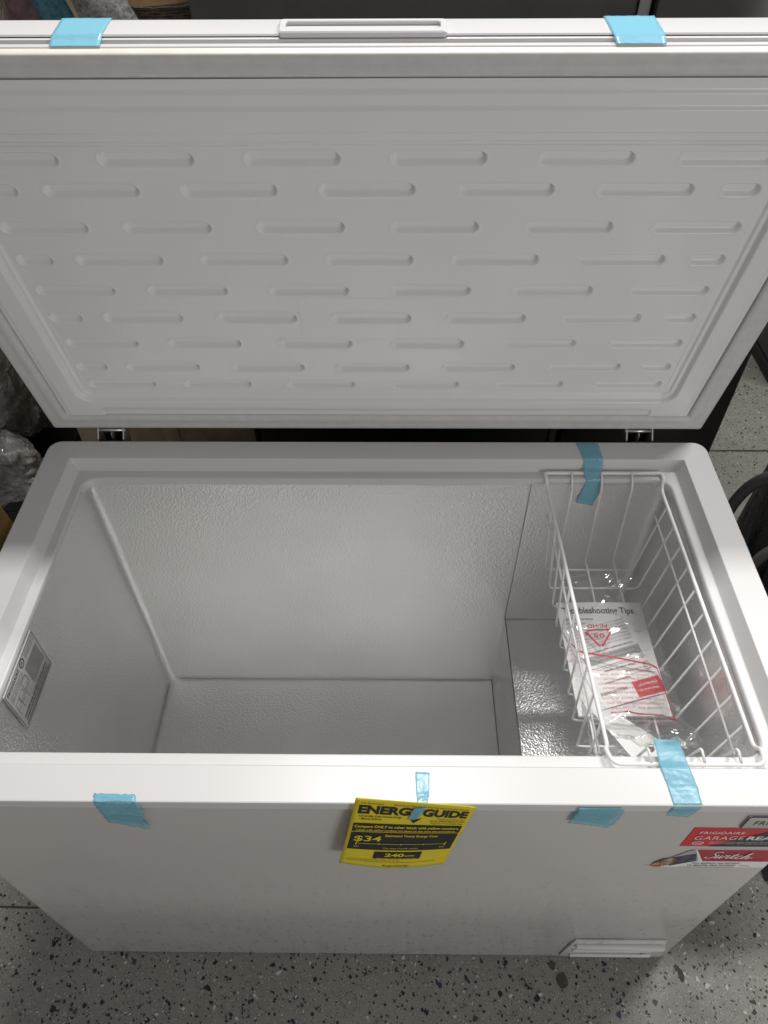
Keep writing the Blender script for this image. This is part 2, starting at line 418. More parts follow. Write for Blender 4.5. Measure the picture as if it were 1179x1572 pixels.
# floor pan and compressor step
def sheet(name, fn, nu, nv, mat, par, smooth=True):
    v = [fn(i/nu, j/nv) for j in range(nv+1) for i in range(nu+1)]
    f = [(j*(nu+1)+i, j*(nu+1)+i+1, (j+1)*(nu+1)+i+1, (j+1)*(nu+1)+i) for j in range(nv) for i in range(nu)]
    return mesh(name, v, f, mat, par, smooth)
FLZ, HPX, HPZ = .077, .2815, .346
sheet('liner_floor', lambda a, b: (-.5255+a*(HPX+.5255), .0705+b*.5195, FLZ+.0008*noise.noise((a*4, b*3, 2))), 40, 20, M['steel'], FZ)
st = sheet('compressor_step', lambda a, b: (HPX+a*.244, .0705+b*.5195, HPZ+.0012*noise.noise((a*5, b*6, 8))), 16, 24, M['steel'], FZ)
sheet('step_face', lambda a, b: (HPX-.0005-.0008*(1-a), .0705+b*.5195, FLZ-.002+a*(HPZ-FLZ+.002)), 8, 12, M['steel'], FZ)
tube('step_seam', [(HPX+.001, .075, HPZ+.0006), (HPX+.001, .586, HPZ+.0006)], .0012, M['label_dark'], FZ, 6)
sheet('liner_panel', lambda a, b: (HPX+a*.216, .5868+.0004*noise.noise((a*5, b*5, 1)), HPZ+.001+b*(.773-HPZ)), 14, 20, M['steel'], FZ)
tube('panel_seam', [(HPX-.0004, .5868, HPZ), (HPX-.0004, .5868, .772)], .0009, M['label'], FZ, 6)
tube('floor_seam', [(-.50, .5862, FLZ+.0030), (HPX, .5862, FLZ+.0030)], .0008, M['label'], FZ, 6)
tube('floor_seam', [(-.5215, .08, FLZ+.0045), (-.5215, .57, FLZ+.0045)], .0010, M['label'], FZ, 6)
tube('floor_seam', [(HPX-.002, .08, FLZ+.002), (HPX-.002, .585, FLZ+.002)], .0009, M['label_dark'], FZ, 6)

# ---- lid, in its own frame: s runs from the hinge edge to the front edge, n is the inner-face normal
TH = math.radians(13.5); LO = Vector((0, .6823, .824)); LS = Vector((0, -math.sin(TH), math.cos(TH))); LN = Vector((0, -math.cos(TH), -math.sin(TH)))
def lid(x, s, n): return LO+Vector((x, 0, 0))+LS*s+LN*n
def lring(hw, s0, s1, n, r, k=8): return [lid(x, s, n) for x, s in rrect(-hw, hw, s0, s1, r, k)]
shell = loft('lid', [lring(.5985, -.002, .6785, -.0215, .020), lring(.600, -.0035, .680, -.0230, .0215), lring(.600, -.0035, .680, -.050, .0215),
                     lring(.5975, -.001, .6775, -.0555, .02), lring(.590, .006, .670, -.0580, .018), lring(.30, .20, .47, -.0592, .01)], M['lid'], FZ, cap1=True)
loft('lid_frame', [lring(.560, .03, .64, -.006, .004), lring(.5945, .0015, .6745, -.006, .014), lring(.5960, .0, .676, -.0075, .015), lring(.5960, .0, .676, -.0125, .015),
                   lring(.5935, .0025, .6735, -.0135, .014), lring(.5935, .0025, .6735, -.0165, .014), lring(.5975, -.001, .6775, -.0175, .016), lring(.5975, -.001, .6775, -.0215, .016)], M['lid'], shell)
# gasket: bellows profile swept round the lid
prof = [(0, -.006, 1), (0, .0015, 1), (.0015, .0038, 1), (.004, .0042, 0), (.012, .0040, 0), (.016, .0025, 0), (.020, .0040, 0), (.026, .0042, 0), (.031, .0030, 0), (.0345, -.001, 0), (.0365, -.0045, 0), (.037, -.006, 0)]
go = loft('gasket', [lring(.595-a, .001+a, .675-a*.80, n, .0035, 2) for a, n, _ in prof], [M['gasket'], M['gasket_edge']], shell, ang=50)
npl = len(lring(.5, .1, .6, 0, .01, 2))
for k, pl in enumerate(go.data.polygons): pl.material_index = 1 if k//npl < 2 else 0
sl = loft('gasket_slot', [lring(.5585, .0375, .6460, -.0052, .004, 2), lring(.5545, .0400, .6430, -.0052, .004, 2)], [M['slot'], M['gasket']], shell)
for pl in sl.data.polygons: pl.material_index = 0 if abs(pl.center.x) > .5 else 1
# moulded inner panel, one pressed sheet: heights from the profile and the oblong dimples
rows = [.5423, .4984, .4411, .3856, .3281, .2718, .2147, .1573, .1127]
pills = []
for k, s in enumerate(rows):
    if k % 2 == 0: pills += [(c-.004*(1 if abs(c) < .4 else .6), s, .0585) for c in (-.434, -.267, -.089, .089, .267, .434)]
    else: pills += [(c, s, .061) for c in (-.353, -.178, -.003, .172, .347)]+[(-.4725, s, .0255), (.4655, s, .0255)]
xs = np.unique(np.concatenate([np.linspace(-.5560, -.49, 52), np.linspace(-.49, .49, 560), np.linspace(.49, .5560, 52)]))
ss = np.unique(np.concatenate([np.linspace(.0388, .10, 50), np.linspace(.10, .556, 330), np.linspace(.556, .6448, 60)]))
X, Y = np.meshgrid(xs, ss)
def sst(a, b, q):
    u = np.clip((q-a)/(b-a), 0, 1); return u*u*(3-2*u)
cx, hx = 0.0, .507; s0, s1 = .0895, .5600; rr = .012
qx = np.abs(X-cx)-(hx-rr); qs = np.abs(Y-(s0+s1)/2)-((s1-s0)/2-rr)
sd = np.minimum(np.maximum(qx, qs), 0)+np.hypot(np.maximum(qx, 0), np.maximum(qs, 0))-rr
Z = -.010+.0035*sst(0, .003, sd)+.0085*sst(.008, .0135, sd)
Zf = .0040*(sst(.5845, .5862, Y)-sst(.6135, .6152, Y))-.0038*sst(.6300, .6320, Y)   # stepped front border
Z += Zf*sst(.560, .575, Y)
Z -= .003*sst(.0625, .048, Y)*(np.abs(X) < .487)*1.0                                   # trough along the hinge side
Z += -.0012*sst(.5465, .5535, np.abs(X))
for (c, s, hl) in pills:
    r = .0098 if s > .3 else .0105
    m_ = (np.abs(X-c) < hl+.006) & (np.abs(Y-s) < r+.006)
    d = np.hypot(np.maximum(np.abs(X[m_]-c)-(hl-r), 0), Y[m_]-s)
    Z[m_] -= .0072*(1-sst(r*.58, r*.98, d))
    Z[m_] += .0007*np.exp(-((d-r*1.1)/.0012)**2)
# faint square-cornered ghost of a pressed plate
qx = np.abs(X+.004)-.108+.006; qs = np.abs(Y-.270)-.0435+.006
sd2 = np.minimum(np.maximum(qx, qs), 0)+np.hypot(np.maximum(qx, 0), np.maximum(qs, 0))-.006
Z += .0004*(1-sst(-.0006, .0012, sd2))
Z += .0009*np.sin(X*7+1)*np.sin(Y*9)*(np.abs(X) < .5)
base = np.array(LO)[None, None, :]; A = np.array([1., 0, 0])
V = np.array(LO)+X[..., None]*A+Y[..., None]*np.array(LS)+Z[..., None]*np.array(LN)
ny_, nx_ = X.shape; V = V.reshape(-1, 3)
idx = np.arange(nx_*ny_).reshape(ny_, nx_)
F = np.stack([idx[:-1, :-1], idx[:-1, 1:], idx[1:, 1:], idx[1:, :-1]], -1).reshape(-1, 4)[:, ::-1]
mesh('lid_liner', V.tolist(), F.tolist(), M['panel'], shell, True)
# handle plate in the lid's front edge
hs = .680
def hp(hw, n0, n1, s): return [lid(x, s, n) for x, n in rrect(-.003-hw, -.003+hw, n0, n1, .0035, 4)]
loft('handle', [hp(.0890, -.0445, -.0190, hs-.002), hp(.0890, -.0445, -.0190, hs+.0030), hp(.0878, -.0433, -.0202, hs+.0042), hp(.0830, -.0400, -.0262, hs+.0042), hp(.0822, -.0392, -.0270, hs+.0034), hp(.0815, -.0385, -.0277, hs-.007)], M['lid'], shell, ang=30)
mesh('handle_recess', hp(.0818, -.0388, -.0274, hs-.0055), [tuple(range(20))], plain('recess_grey_plastic', (.33, .35, .37), .5, grain=.02), shell)

# hinges in the gap at the back
for hx_ in (-.492, .485):
    hg = box('hinge', (hx_-.023, .664, .742), (hx_+.023, .670, .803), M['dark'], FZ, .001)
    for sgn in (-1, 1):
        bm_v = [(.668, .745), (.668, .806), (.690, .828), (.702, .826), (.700, .800), (.690, .745)]
        x0 = hx_+sgn*.0235
        vv_ = [(x0-.0012, a, b) for a, b in bm_v]+[(x0+.0012, a, b) for a, b in bm_v]
        n6 = len(bm_v)
        mesh('hinge_bracket', vv_, [tuple(range(n6)), tuple(range(n6, 2*n6))[::-1]]+[(i, (i+1) % n6, n6+(i+1) % n6, n6+i) for i in range(n6)], M['chrome'], hg)
    tube('hinge_pin', [(hx_-.026, .684, .8155), (hx_+.026, .684, .8155)], .0034, M['chrome'], hg, 12)
    tube('hinge_pin', [(hx_-.024, .692, .829), (hx_+.024, .692, .829)], .0028, M['chrome'], hg, 12)
    box('hinge_leaf', (hx_-.021, .6905, .742), (hx_+.021, .6925, .808), M['dark'], hg, .0005)
    box('hinge_spring', (hx_-.001, .676, .745), (hx_+.001, .689, .812), M['chrome'], hg, .0004)

# badge, stickers, vent cover on the cabinet front
bd = box('badge', (.484, -.0028, .7320), (.581, .0, .7720), plain('badge_satin_silver', (.60, .59, .57), .32, .35, .03), FZ, .0010)
P1 = Print(planar((.484, -.0031, .7305), (1, 0, 0), (0, 0, 1)))
P1.line('FRIGIDAIRE', .0125, .0150, .074, .0135, bold=.004, space=1.12); P1.build('badge_lettering', M['ink'], bd)
tube('badge_border', [(x, -.0024, z) for x, z in rrect(.4845, .5805, .7325, .7715, .003, 3)], .0009, M['slot'], bd, 6, True)
SO = Vector((0, -.0009, 0))
s1_ = box('garage_sticker', (.428, -.0008, .659), (.581, .0, .7275), M['red'], FZ)
s1_['label'] = 'red and charcoal garage sticker'
Pk = Print(planar((0, -.0012, 0), (1, 0, 0), (0, 0, 1))); Pk.poly([(.466, .6592), (.5808, .6592), (.5808, .7273), (.5415, .7273)]); Pk.build('charcoal_field', M['sticker_dark'], s1_)
Pw = Print(planar((0, -.0016, 0), (1, 0, 0), (0, 0, 1)))
Pw.line('FRIGIDAIRE', .4395, .7085, .059, .0085, bold=.008, space=1.12)
Pw.line('GARAGE', .4380, .6870, .066, .0130, bold=-.006, space=1.08); Pw.line('READY', .5085, .6870, .0600, .0130, bold=.03, space=1.02)
for k in range(2): Pw.line(('Engineered to operate in garage temperatures from zero to one hundred ten', 'Conçu pour fonctionner dans un garage de moins dix-huit à quarante-trois')[k], .4630, .6770-.0060*k, .112, .0034)
ov = [(.4480+.0072*math.cos(a), .6735+.0062*math.sin(a)) for a in [6.283*i/20 for i in range(21)]]; Pw.stroke(ov, .0014)
Pw.line('ready', .4425, .6720, .0110, .0042, bold=.03); Pw.build('sticker_lettering', M['white_ink'], s1_)
vs_ = [(.402, .571), (.412, .571), (.575, .571), (.575, .646), (.455, .646)]
def flat(name, pts, y, mat, par):
    return mesh(name, [(x, y, z) for x, z in pts]+[(x, y+.0006, z) for x, z in pts], [tuple(range(len(pts)))]+[(i, (i+1) % len(pts), len(pts)+(i+1) % len(pts), len(pts)+i) for i in range(len(pts))], mat, par)
s2 = flat('switch_sticker', vs_, -.0008, M['paper'], FZ); s2['label'] = 'white and red sticker with slanted food picture'
flat('red_field', [(.478, .5975), (.575, .5975), (.575, .6452), (.4565, .6452)], -.0012, plain('dark_red_field', (.42, .03, .055), .45, grain=.02), s2)
flat('grey_field', [(.4050, .5740), (.4180, .5715), (.4720, .5985), (.4550, .6445), (.4470, .6400)], -.0012, plain('grey_field_print', (.42, .42, .43), .5), s2)
flat('picture_field', [(.4350, .5775), (.4680, .6000), (.4600, .6300), (.4300, .6130)], -.0016, plain('dark_picture_print', (.05, .055, .09), .4, grain=.8, scale=90), s2)
tfood = NT('food_picture_print'); vf = tfood.n('ShaderNodeTexVoronoi'); vf.inputs['Scale'].default_value = 160; tfood.l(tfood.pos(), vf.inputs['Vector'])
sepf = tfood.n('ShaderNodeSeparateColor'); tfood.l(vf.outputs['Color'], sepf.inputs[0])
tfood.set(Base_Color=tfood.ramp(sepf.outputs[0], [(.0, (.30, .03, .02)), (.3, (.42, .16, .06)), (.5, (.06, .09, .03)), (.7, (.5, .42, .3)), (.9, (.16, .04, .03))]), Roughness=.5)
flat('food_field', [(.4085, .5775), (.4140, .5735), (.4230, .5745), (.4340, .5850), (.4400, .6030), (.4330, .6120), (.4190, .6050), (.4105, .5905)], -.0018, tfood.m, s2)
Pw = Print(planar((0, -.0020, 0), (1, 0, 0), (0, 0, 1)))
def script(P_, x, y, k, wd):
    seg = [[(9.5, 10.5), (7.5, 12), (5, 11.5), (3.6, 9.8), (4.6, 7.8), (6.6, 6), (7, 3.6), (5.2, 1.2), (2.2, .6), (0, 2), (.6, 3.2)],
           [(8.2, 4.6), (8.8, 6.6), (9, 4), (8.6, 1.4), (9.6, .8), (11.4, 3), (12, 6), (12, 2.4), (12.6, .9), (14.2, 2.4), (15.2, 5.2), (15.4, 6.6), (16.4, 5.8), (17.6, 5.6)],
           [(17.6, 5.6), (18.2, 6.4), (17.6, 2.8), (18.2, .9), (19.6, 1.8), (21, 4.2), (22.6, 9.8), (22.2, 5.4), (21.6, 2.2), (22.4, .8), (23.8, 1.8), (25.2, 4)],
           [(20, 7), (24.6, 7.2)], [(18.9, 8.8), (19.3, 9.3)],
           [(28.8, 5.6), (27.6, 6.4), (26, 5), (25.4, 2.6), (26.4, .9), (28.2, 1.2), (30, 3), (32.6, 8.4), (33.2, 11.2), (32.2, 10.6), (31.2, 6), (30.6, .8)],
           [(30.6, .8), (32, 4.4), (33.8, 6), (34.6, 4.8), (34, 2.2), (34.8, .8), (36.6, 2), (38.5, 3.6)]]
    for sg in seg:
        c = catmull([(a, b, 0) for a, b in sg], 4); P_.stroke([(x+(q.x+.30*q.y)*k, y+q.y*k*1.30) for q in c], wd, climb=4e-6)
script(Pw, .4740, .6130, .00168, .0019); Pw.build('script_lettering', M['white_ink'], s2)
Pw = Print(planar((0, -.0018, 0), (1, 0, 0), (0, 0, 1)))
Pw.line('Your appliance, two functions', .4640, .5880, .070, .0048, bold=.02); Pw.line('Un appareil, deux fonctions', .4605, .5790, .070, .0048, bold=.02)
Pw.rect(.537, .5785, .552, .5797); Pw.rect(.4520, .5735, .5300, .5745); Pw.build('sticker_lettering', M['ink'], s2)
Pw = Print(planar((0, -.0018, 0), (1, 0, 0), (0, 0, 1))); Pw.line('Freezer or refrigerator in one simple flip of a button', .487, .604, .075, .0040); Pw.build('small_lettering', M['ink'], s2)
vc = box('vent_cover', (.372, -.004, .024), (.562, .0005, .148), M['cabinet'], FZ, .0025, fn=lambda c: (c.x-.010*(c.z-.08)/.06*(1 if c.x > .46 else -.6), c.y, c.z))
box('vent_ledge', (.383, -.014, .110), (.552, -.003, .128), M['rim'], vc, .004, fn=lambda c: (c.x, c.y*(1 if c.x > .40 else .8), c.z))
box('vent_slat', (.384, -.008, .074), (.548, -.003, .086), M['rim'], vc, .003)
box('vent_slat', (.384, -.0085, .038), (.545, -.003, .052), M['rim'], vc, .003)
mesh('vent_wedge', [(.520, -.0045, .045), (.552, -.0045, .112), (.552, -.0045, .045), (.520, -.006, .045), (.552, -.010, .112), (.552, -.006, .045)], [(3, 5, 4), (0, 3, 4, 1), (0, 2, 5, 3)], M['cabinet'], vc)
tube('vent_gap', [(.368, -.001, .030), (.3735, -.001, .118), (.382, -.001, .146), (.43, -.001, .1495), (.47, -.001, .1495)], .0013, M['label_dark'], vc, 6)
# rating label inside
rl = box('rating_label', (-.5232, .155, .6785), (-.5205, .270, .7745), M['label'], FZ, .0003)
PL = lambda off=0: Print(planar((-.5202+off, .155, .6785), (0, 1, 0), (0, 0, 1)))
a = PL(); a.line('FRIGIDAIRE', .006, .0840, .045, .0065, bold=.02, space=1.15)
a.stroke([(.063+.0065*math.cos(k*6.283/18), .0860+.0068*math.sin(k*6.283/18)) for k in range(19)], .0018); a.line('UL', .0595, .0835, .007, .0055, bold=.02)
for k in range(3): a.line('CAUTION flammable refrigerant used', .074, .0885-.004*k, .037, .0022)
for k in range(4): a.line('MODEL NO.  SERIAL NO.  ELECTRICAL RATING', .006, .0775-.0038*k, .046+.003*(k % 2), .0022)
a.line('DANGER RISK OF FIRE OR EXPLOSION', .010, .0190, .095, .0042, bold=.03); a.line('FLAMMABLE REFRIGERANT USED TO BE REPAIRED ONLY', .010, .0120, .095, .0038, bold=.02)
for k in range(2): a.line('by trained service personnel do not puncture refrigerant tubing', .010, .0055-.004*k+.002, .095, .0022)
a.stroke([(.0015, .0015), (.1135, .0015), (.1135, .0945), (.0015, .0945), (.0015, .0015)], .0009)
for x0, y0, x1, y1 in ((.008, .030, .020, .058), (.022, .030, .036, .060), (.040, .030, .056, .066)):
    a.stroke([(x0, y0), (x0, y1), (x1, y1), (x1, (y0+y1)/2), (x0, (y0+y1)/2)], .0006)
    for k in range(3): a.line('115 V 60 Hz', x0+.001, y0+.003+.008*k, (x1-x0)*.7, .0020)
a.build('label_print', M['ink'], rl)
b = PL(-.0002); b.rect(.062, .030, .108, .072); b.rect(.006, .0035, .110, .0085); b.build('label_field', M['label_dark'], rl)

# ------------------------------------------------------------------ wire basket hung across the ledges
BK = thing('wire_basket', 'white wire basket hung across the right end of the freezer opening', 'basket', (.41, .33, .6))
zt = .786
xl_b, xl_f, xr_b, xr_f = .3085, .3205, .5115, .5165
railL = lambda y: xl_b+(xl_f-xl_b)*(.58-y)/.5
railR = lambda y: xr_b+(xr_f-xr_b)*(.58-y)/.5
zr = .772
# top rail, a closed loop that lifts onto the ledge front and back
loop = [(xl_b-.004, .600, .7885), (xr_b+.002, .600, .7885), (xr_b+.003, .588, .787), (xr_b, .574, zr), (xr_f, .088, zr+.004), (xr_f+.001, .078, .793), (.5120, .0545, .7975),
        (.3180, .0545, .7975), (xl_f-.009, .078, .793), (xl_f, .088, zr+.004), (xl_b, .574, zr), (xl_b-.003, .588, .787)]
lp = [Vector(q) for q in loop]; pts = []
nL = len(lp)
for i in range(nL):
    a, b, c = lp[i-1], lp[i], lp[(i+1) % nL]; d1, d2 = a-b, c-b; rr_ = min(.012, d1.length*.45, d2.length*.45)
    p1, p2 = b+d1.normalized()*rr_, b+d2.normalized()*rr_
    for j in range(6):
        t_ = j/5; pts.append((1-t_)**2*p1+2*t_*(1-t_)*b+t_*t_*p2)
tube('top_rail', pts, .0031, M['wire'], BK, 10, True)
zb = .600; xbl, xbr = .325, .4905
ys_ = [.535, .489, .446, .401, .356, .310, .263, .216, .170, .123]
for y in ys_:
    yb = y-.008 if y > .5 else y-.006*(y-.2)/.3
    tube('cross_wire', fillet([(railL(y)-.0005, y, zr+.003), (xbl, yb, zb), (xbr, yb, zb), (railR(y)+.0005, y, zr+.003)], .010), .0019, M['wire'], BK, 6)
for i, (xa, xb, xf) in enumerate(((.3520, .352, .3640), (.4050, .404, .4330), (.4595, .4575, .4800))):
    tube('long_wire', fillet([(xa, .600, .7905), (xa, .590, .788), (xa+.001, .578, .770), (xb, .547, zb+.003), (xb+.002, .10, zb+.003), (xf-.003, .076, .782), (xf, .073, .806), (xf+.0015, .0555, .7995)], .006), .0020, M['wire'], BK, 6)
tube('side_wire', [(.506, .552, .728), (.5085, .098, .732)], .0019, M['wire'], BK, 6)
tube('side_wire', [(.3115, .552, .728), (.3210, .098, .732)], .0019, M['wire'], BK, 6)

# ------------------------------------------------------------------ papers and bag in the basket
zb2 = zb+.0068
def quadmap(c, z0, bow=0.0, twist=0.0):
    """c: corner xy list (lower-left, lower-right, upper-right, upper-left) as read upright"""
    def f_(a, b):
        x = (c[0][0]*(1-a)+c[1][0]*a)*(1-b)+(c[3][0]*(1-a)+c[2][0]*a)*b
        y = (c[0][1]*(1-a)+c[1][1]*a)*(1-b)+(c[3][1]*(1-a)+c[2][1]*a)*b
        return Vector((x, y, z0+bow*math.sin(math.pi*a)*(.4+.6*b)+twist*a*b))
    return f_
def leaf(name, fm_, th, mat, par=None, nu=10, nv=12):
    v = [fm_(i/nu, j/nv) for j in range(nv+1) for i in range(nu+1)]
    n = len(v); v += [q-Vector((0, 0, th)) for q in v]
    f = [(j*(nu+1)+i, j*(nu+1)+i+1, (j+1)*(nu+1)+i+1, (j+1)*(nu+1)+i) for j in range(nv) for i in range(nu)]
    f += [tuple(n+q for q in ff[::-1]) for ff in f]
    rim_ = list(range(nu+1))+[j*(nu+1)+nu for j in range(1, nv+1)]+[nv*(nu+1)+i for i in range(nu-1, -1, -1)]+[j*(nu+1) for j in range(nv-1, 0, -1)]
    f += [(rim_[i], n+rim_[i], n+rim_[(i+1) % len(rim_)], rim_[(i+1) % len(rim_)]) for i in range(len(rim_))]
    return mesh(name, v, f, mat, par, False)
fb = quadmap([(.334, .216), (.4855, .217), (.4830, .4415), (.3300, .4405)], zb2+.006, .002)
bk = leaf('instruction_booklet', fb, .0055, M['paper']); tag(bk, 'white instruction booklet with troubleshooting heading, in the wire basket', 'booklet')
on = lambda fm_, h=.0005: (lambda a, b: fm_(a, b)+Vector((0, 0, h)))
P1 = Print(on(fb)); P1.line('Troubleshooting Tips', .05, .892, .84, .058, bold=.02); P1.build('booklet_heading', M['ink'], bk)
P1 = Print(on(fb)); P1.line('Before You Call for Service', .05, .83, .34, .018, bold=.02); P1.build('booklet_subheading', M['ink_soft'], bk)
P1 = Print(on(fb)); P1.line('Common occurrences', .05, .79, .24, .014); P1.build('booklet_subheading', M['ink_soft'], bk)
for k, yy in enumerate((.77, .60, .42, .30, .22)):
    P1 = Print(on(fb)); P1.line('Freezer does not run', .72, yy-.05, .20, .013); P1.build('side_note', M['ink_soft'], bk)
for k in range(9):
    P1 = Print(on(fb)); P1.rect(.04, .755-.03*k, .70, .757-.03*k, 6); P1.build('table_rule', M['ink_soft'], bk)
fs = quadmap([(.4790, .4140), (.338, .382), (.374, .232), (.4815, .262)], zb2+.0085, .0025)
# read upside down: lower-left of the sheet lies at the far right
fs = quadmap([(.4480, .4180), (.3330, .3780), (.3720, .2260), (.4870, .2590)], zb2+.0085, .0025)
sh = leaf('welcome_leaflet', fs, .0008, M['paper']); tag(sh, 'white leaflet with red welcome panel lying upside down on the booklet', 'leaflet')
P1 = Print(on(fs, .0004)); P1.poly([(.0, .80), (.42, .80), (.42, .985), (.0, .985)]); P1.build('red_panel', M['red'], sh)
P1 = Print(on(fs, .0008)); P1.line('Welcome to', .06, .905, .30, .030, bold=.015); P1.line('the family!', .06, .845, .28, .030, bold=.015); P1.build('panel_lettering', M['white_ink'], sh)
P1 = Print(on(fs, .0004)); P1.rect(.04, .40, .92, .505, 6); P1.build('grey_band', M['paper_grey'], sh)
P1 = Print(on(fs, .0008))
P1.line('FRIGIDAIRE', .52, .83, .40, .034, bold=.005); P1.line('Register your product', .40, .73, .38, .024, bold=.012); P1.line('Text or scan to begin', .08, .665, .36, .020)
P1.line('Other ways to register', .22, .60, .50, .024, bold=.015); P1.line('online or by phone at the number below', .22, .565, .50, .015)
P1.line('Quick service support for you', .12, .47, .60, .020, bold=.01); P1.line('Keep a copy of your bill of sale here', .12, .425, .62, .016); P1.line('Have this information ready before you call', .10, .355, .74, .022, bold=.015)
for k in range(7): P1.rect(.05, .06+.04*k, .95, .0625+.04*k, 6); P1.line(('Model', 'Serial', 'Date', 'Dealer', 'Place', 'Phone', 'Notes')[k], .08, .068+.04*k, .12, .012)
P1.stroke([(.02, .55), (.95, .55)], .004); P1.stroke([(.06, .715), (.36, .715)], .003); P1.stroke([(.05, .415+.11), (.10, .415+.11), (.075, .415+.16), (.05, .415+.11)], .006)
P1.stroke([(.04, .62), (.12, .62), (.12, .70), (.04, .70), (.04, .62)], .005)
P1.stroke([(.10+.03*math.cos(a), .475-.0+.028*math.sin(a)) for a in [6.283*i/14 for i in range(15)]], .006)
P1.build('leaflet_print', M['ink_soft'], sh)
# loose strip with a punched hole
def strip(name, pts, hole, rh, z, mat):
    n = len(pts); v = [(x, y, z+zz) for x, y, zz in pts]; k = 24
    hv = [(hole[0]+rh*math.cos(6.283*i/k), hole[1]+rh*math.sin(6.283*i/k)) for i in range(k)]
    bm = bmesh.new(); ov = []
    per = []
    for i in range(n):
        a, b = pts[i], pts[(i+1) % n]
        for j in range(6): per.append([a[q]+(b[q]-a[q])*j/6 for q in range(3)])
    pv = [bm.verts.new((x, y, z+zz)) for x, y, zz in per]
    gv = [bm.verts.new((x, y, z+hole[2])) for x, y in hv]
    bm.edges.ensure_lookup_table()
    e = [bm.edges.new((pv[i], pv[(i+1) % len(pv)])) for i in range(len(pv))]+[bm.edges.new((gv[i], gv[(i+1) % k])) for i in range(k)]
    bmesh.ops.triangle_fill(bm, use_beauty=True, edges=e)
    for ff in list(bm.faces):
        cc = ff.calc_center_median()
        if math.hypot(cc.x-hole[0], cc.y-hole[1]) < rh*.8: bm.faces.remove(ff)
    me = bpy.data.meshes.new(name); bm.to_mesh(me); bm.free()
    o = link(name, me, mat); md = o.modifiers.new('thickness', 'SOLIDIFY'); md.thickness = .0012; return o
cs = strip('card_strip', [(.3560, .222, 0), (.4020, .214, .001), (.4760, .150, .008), (.4560, .128, .009), (.4100, .130, .005)], (.4330, .158, .006), .0072, zb2+.010, M['paper'])
tag(cs, 'white plastic strip with a round hole, at the front of the basket', 'strip')
M['foam'] = film('translucent_foam_sleeve', (.80, .74, .68, 1), .55, .4, 40, .004)
# clear bag
BX = [(-0.02, .487, .327, .497), (.12, .460, .329, .496), (.30, .400, .329, .494), (.50, .330, .329, .494), (.68, .250, .326, .497), (.80, .190, .328, .494), (.90, .138, .343, .488), (.97, .100, .3680, .452), (1.03, .082, .3770, .410)]
def bag_base(a, b):
    for k in range(len(BX)-1):
        if b <= BX[k+1][0] or k == len(BX)-2: break
    t_ = (b-BX[k][0])/(BX[k+1][0]-BX[k][0]); q = [BX[k][i]*(1-t_)+BX[k+1][i]*t_ for i in range(1, 4)]
    x = q[1]+(q[2]-q[1])*a; y = q[0]
    z = zb2+.018+.010*math.sin(math.pi*a)
    # front gathers upward to the tape on the rim
    rise = max(0, (b-.70)/.33); z += .165*rise**1.9*(1 if True else 0)
    # left edge climbs the basket side
    z += .030*max(0, (.16-a)/.16)**1.5*(1-rise*.6)
    return x, y, z
def ridged(p_, s):
    return 1-abs(noise.noise(p_*s))*2
def bag_pt(a, b, amp=1.0):
    x, y, z = bag_base(a, b); p_ = Vector((x, y, 0))
    e = min(1, 6*min(a, 1-a)+.2)
    h = .0060*max(0, ridged(p_+Vector((.3, .2, 0)), 14))**4+.0034*max(0, ridged(p_*1.0+Vector((1.3, 2.2, 0)), 33))**2
    k = .25+max(0, (b-.66))*10+max(0, .1-b)*9
    return Vector((x, y, z+h*k*amp))
nu, nv = 90, 150
v = [bag_pt(i/nu, -.02+1.05*j/nv) for j in range(nv+1) for i in range(nu+1)]
nb = len(v)
f = [(j*(nu+1)+i, j*(nu+1)+i+1, (j+1)*(nu+1)+i+1, (j+1)*(nu+1)+i) for j in range(nv) for i in range(nu)]
bg_o = mesh('plastic_bag', v, [q[::-1] for q in f], M['bag'], None, True)
tag(bg_o, 'clear crinkled plastic bag over the papers in the basket', 'plastic bag')
# side flap of the bag, folded up against the left wires
sheet('bag_flap', lambda a, b: Vector((.3275+.004*math.sin(b*9)+a*.010, .215-b*.125, zb2+.012+.05*(1-a)*(1-b*.3)+.004*noise.noise((a*6, b*14, 3))+b*.055)), 14, 40, M['foam'], bg_o)
pm = Print(lambda x, y: bag_pt(x/.165, y/.40, .6)+Vector((0, 0, .0012)))
def lerp(p_, q_, t_): return (p_[0]+(q_[0]-p_[0])*t_, p_[1]+(q_[1]-p_[1])*t_)
def upside(P_, s, x, y, w_, h_, **kw):
    vv_, ff = fit_text(s, w_, h_, **kw); P_.put(([(-q[0], q[1]) for q in vv_], [tuple(reversed(z_)) for z_ in ff]), x, y)
# recycling triangle, upside down as seen, with its three arrow ends
cx_, cy_ = .36*.165, .435*.40
tri = [(cx_, cy_+.024), (cx_-.0235, cy_-.0165), (cx_+.0235, cy_-.0165)]
for i in range(3):
    p_, q_ = tri[i], tri[(i+1) % 3]; pm.stroke([lerp(p_, q_, k/8*.74+.08) for k in range(9)], .0034)
    e_ = lerp(p_, q_, .80); g_ = lerp(p_, q_, .97); nx_2, ny_2 = -(q_[1]-p_[1])*.09, (q_[0]-p_[0])*.09
    pm.poly([(e_[0]+nx_2, e_[1]+ny_2), g_, (e_[0]-nx_2, e_[1]-ny_2)])
upside(pm, '05', cx_+.009, cy_-.0085, .018, .0095, bold=.02); upside(pm, 'PE-HD', cx_+.017, cy_-.0305, .034, .0085, bold=.01)
pm.build('recycling_mark', M['red_line'], bg_o)
pm = Print(lambda a, b: bag_pt(a, b, .6)+Vector((0, 0, .0014)))
def path(pts, wd, k=14):
    for p_, q_ in zip(pts[:-1], pts[1:]): pm.stroke([lerp(p_, q_, i/k) for i in range(k+1)], wd)
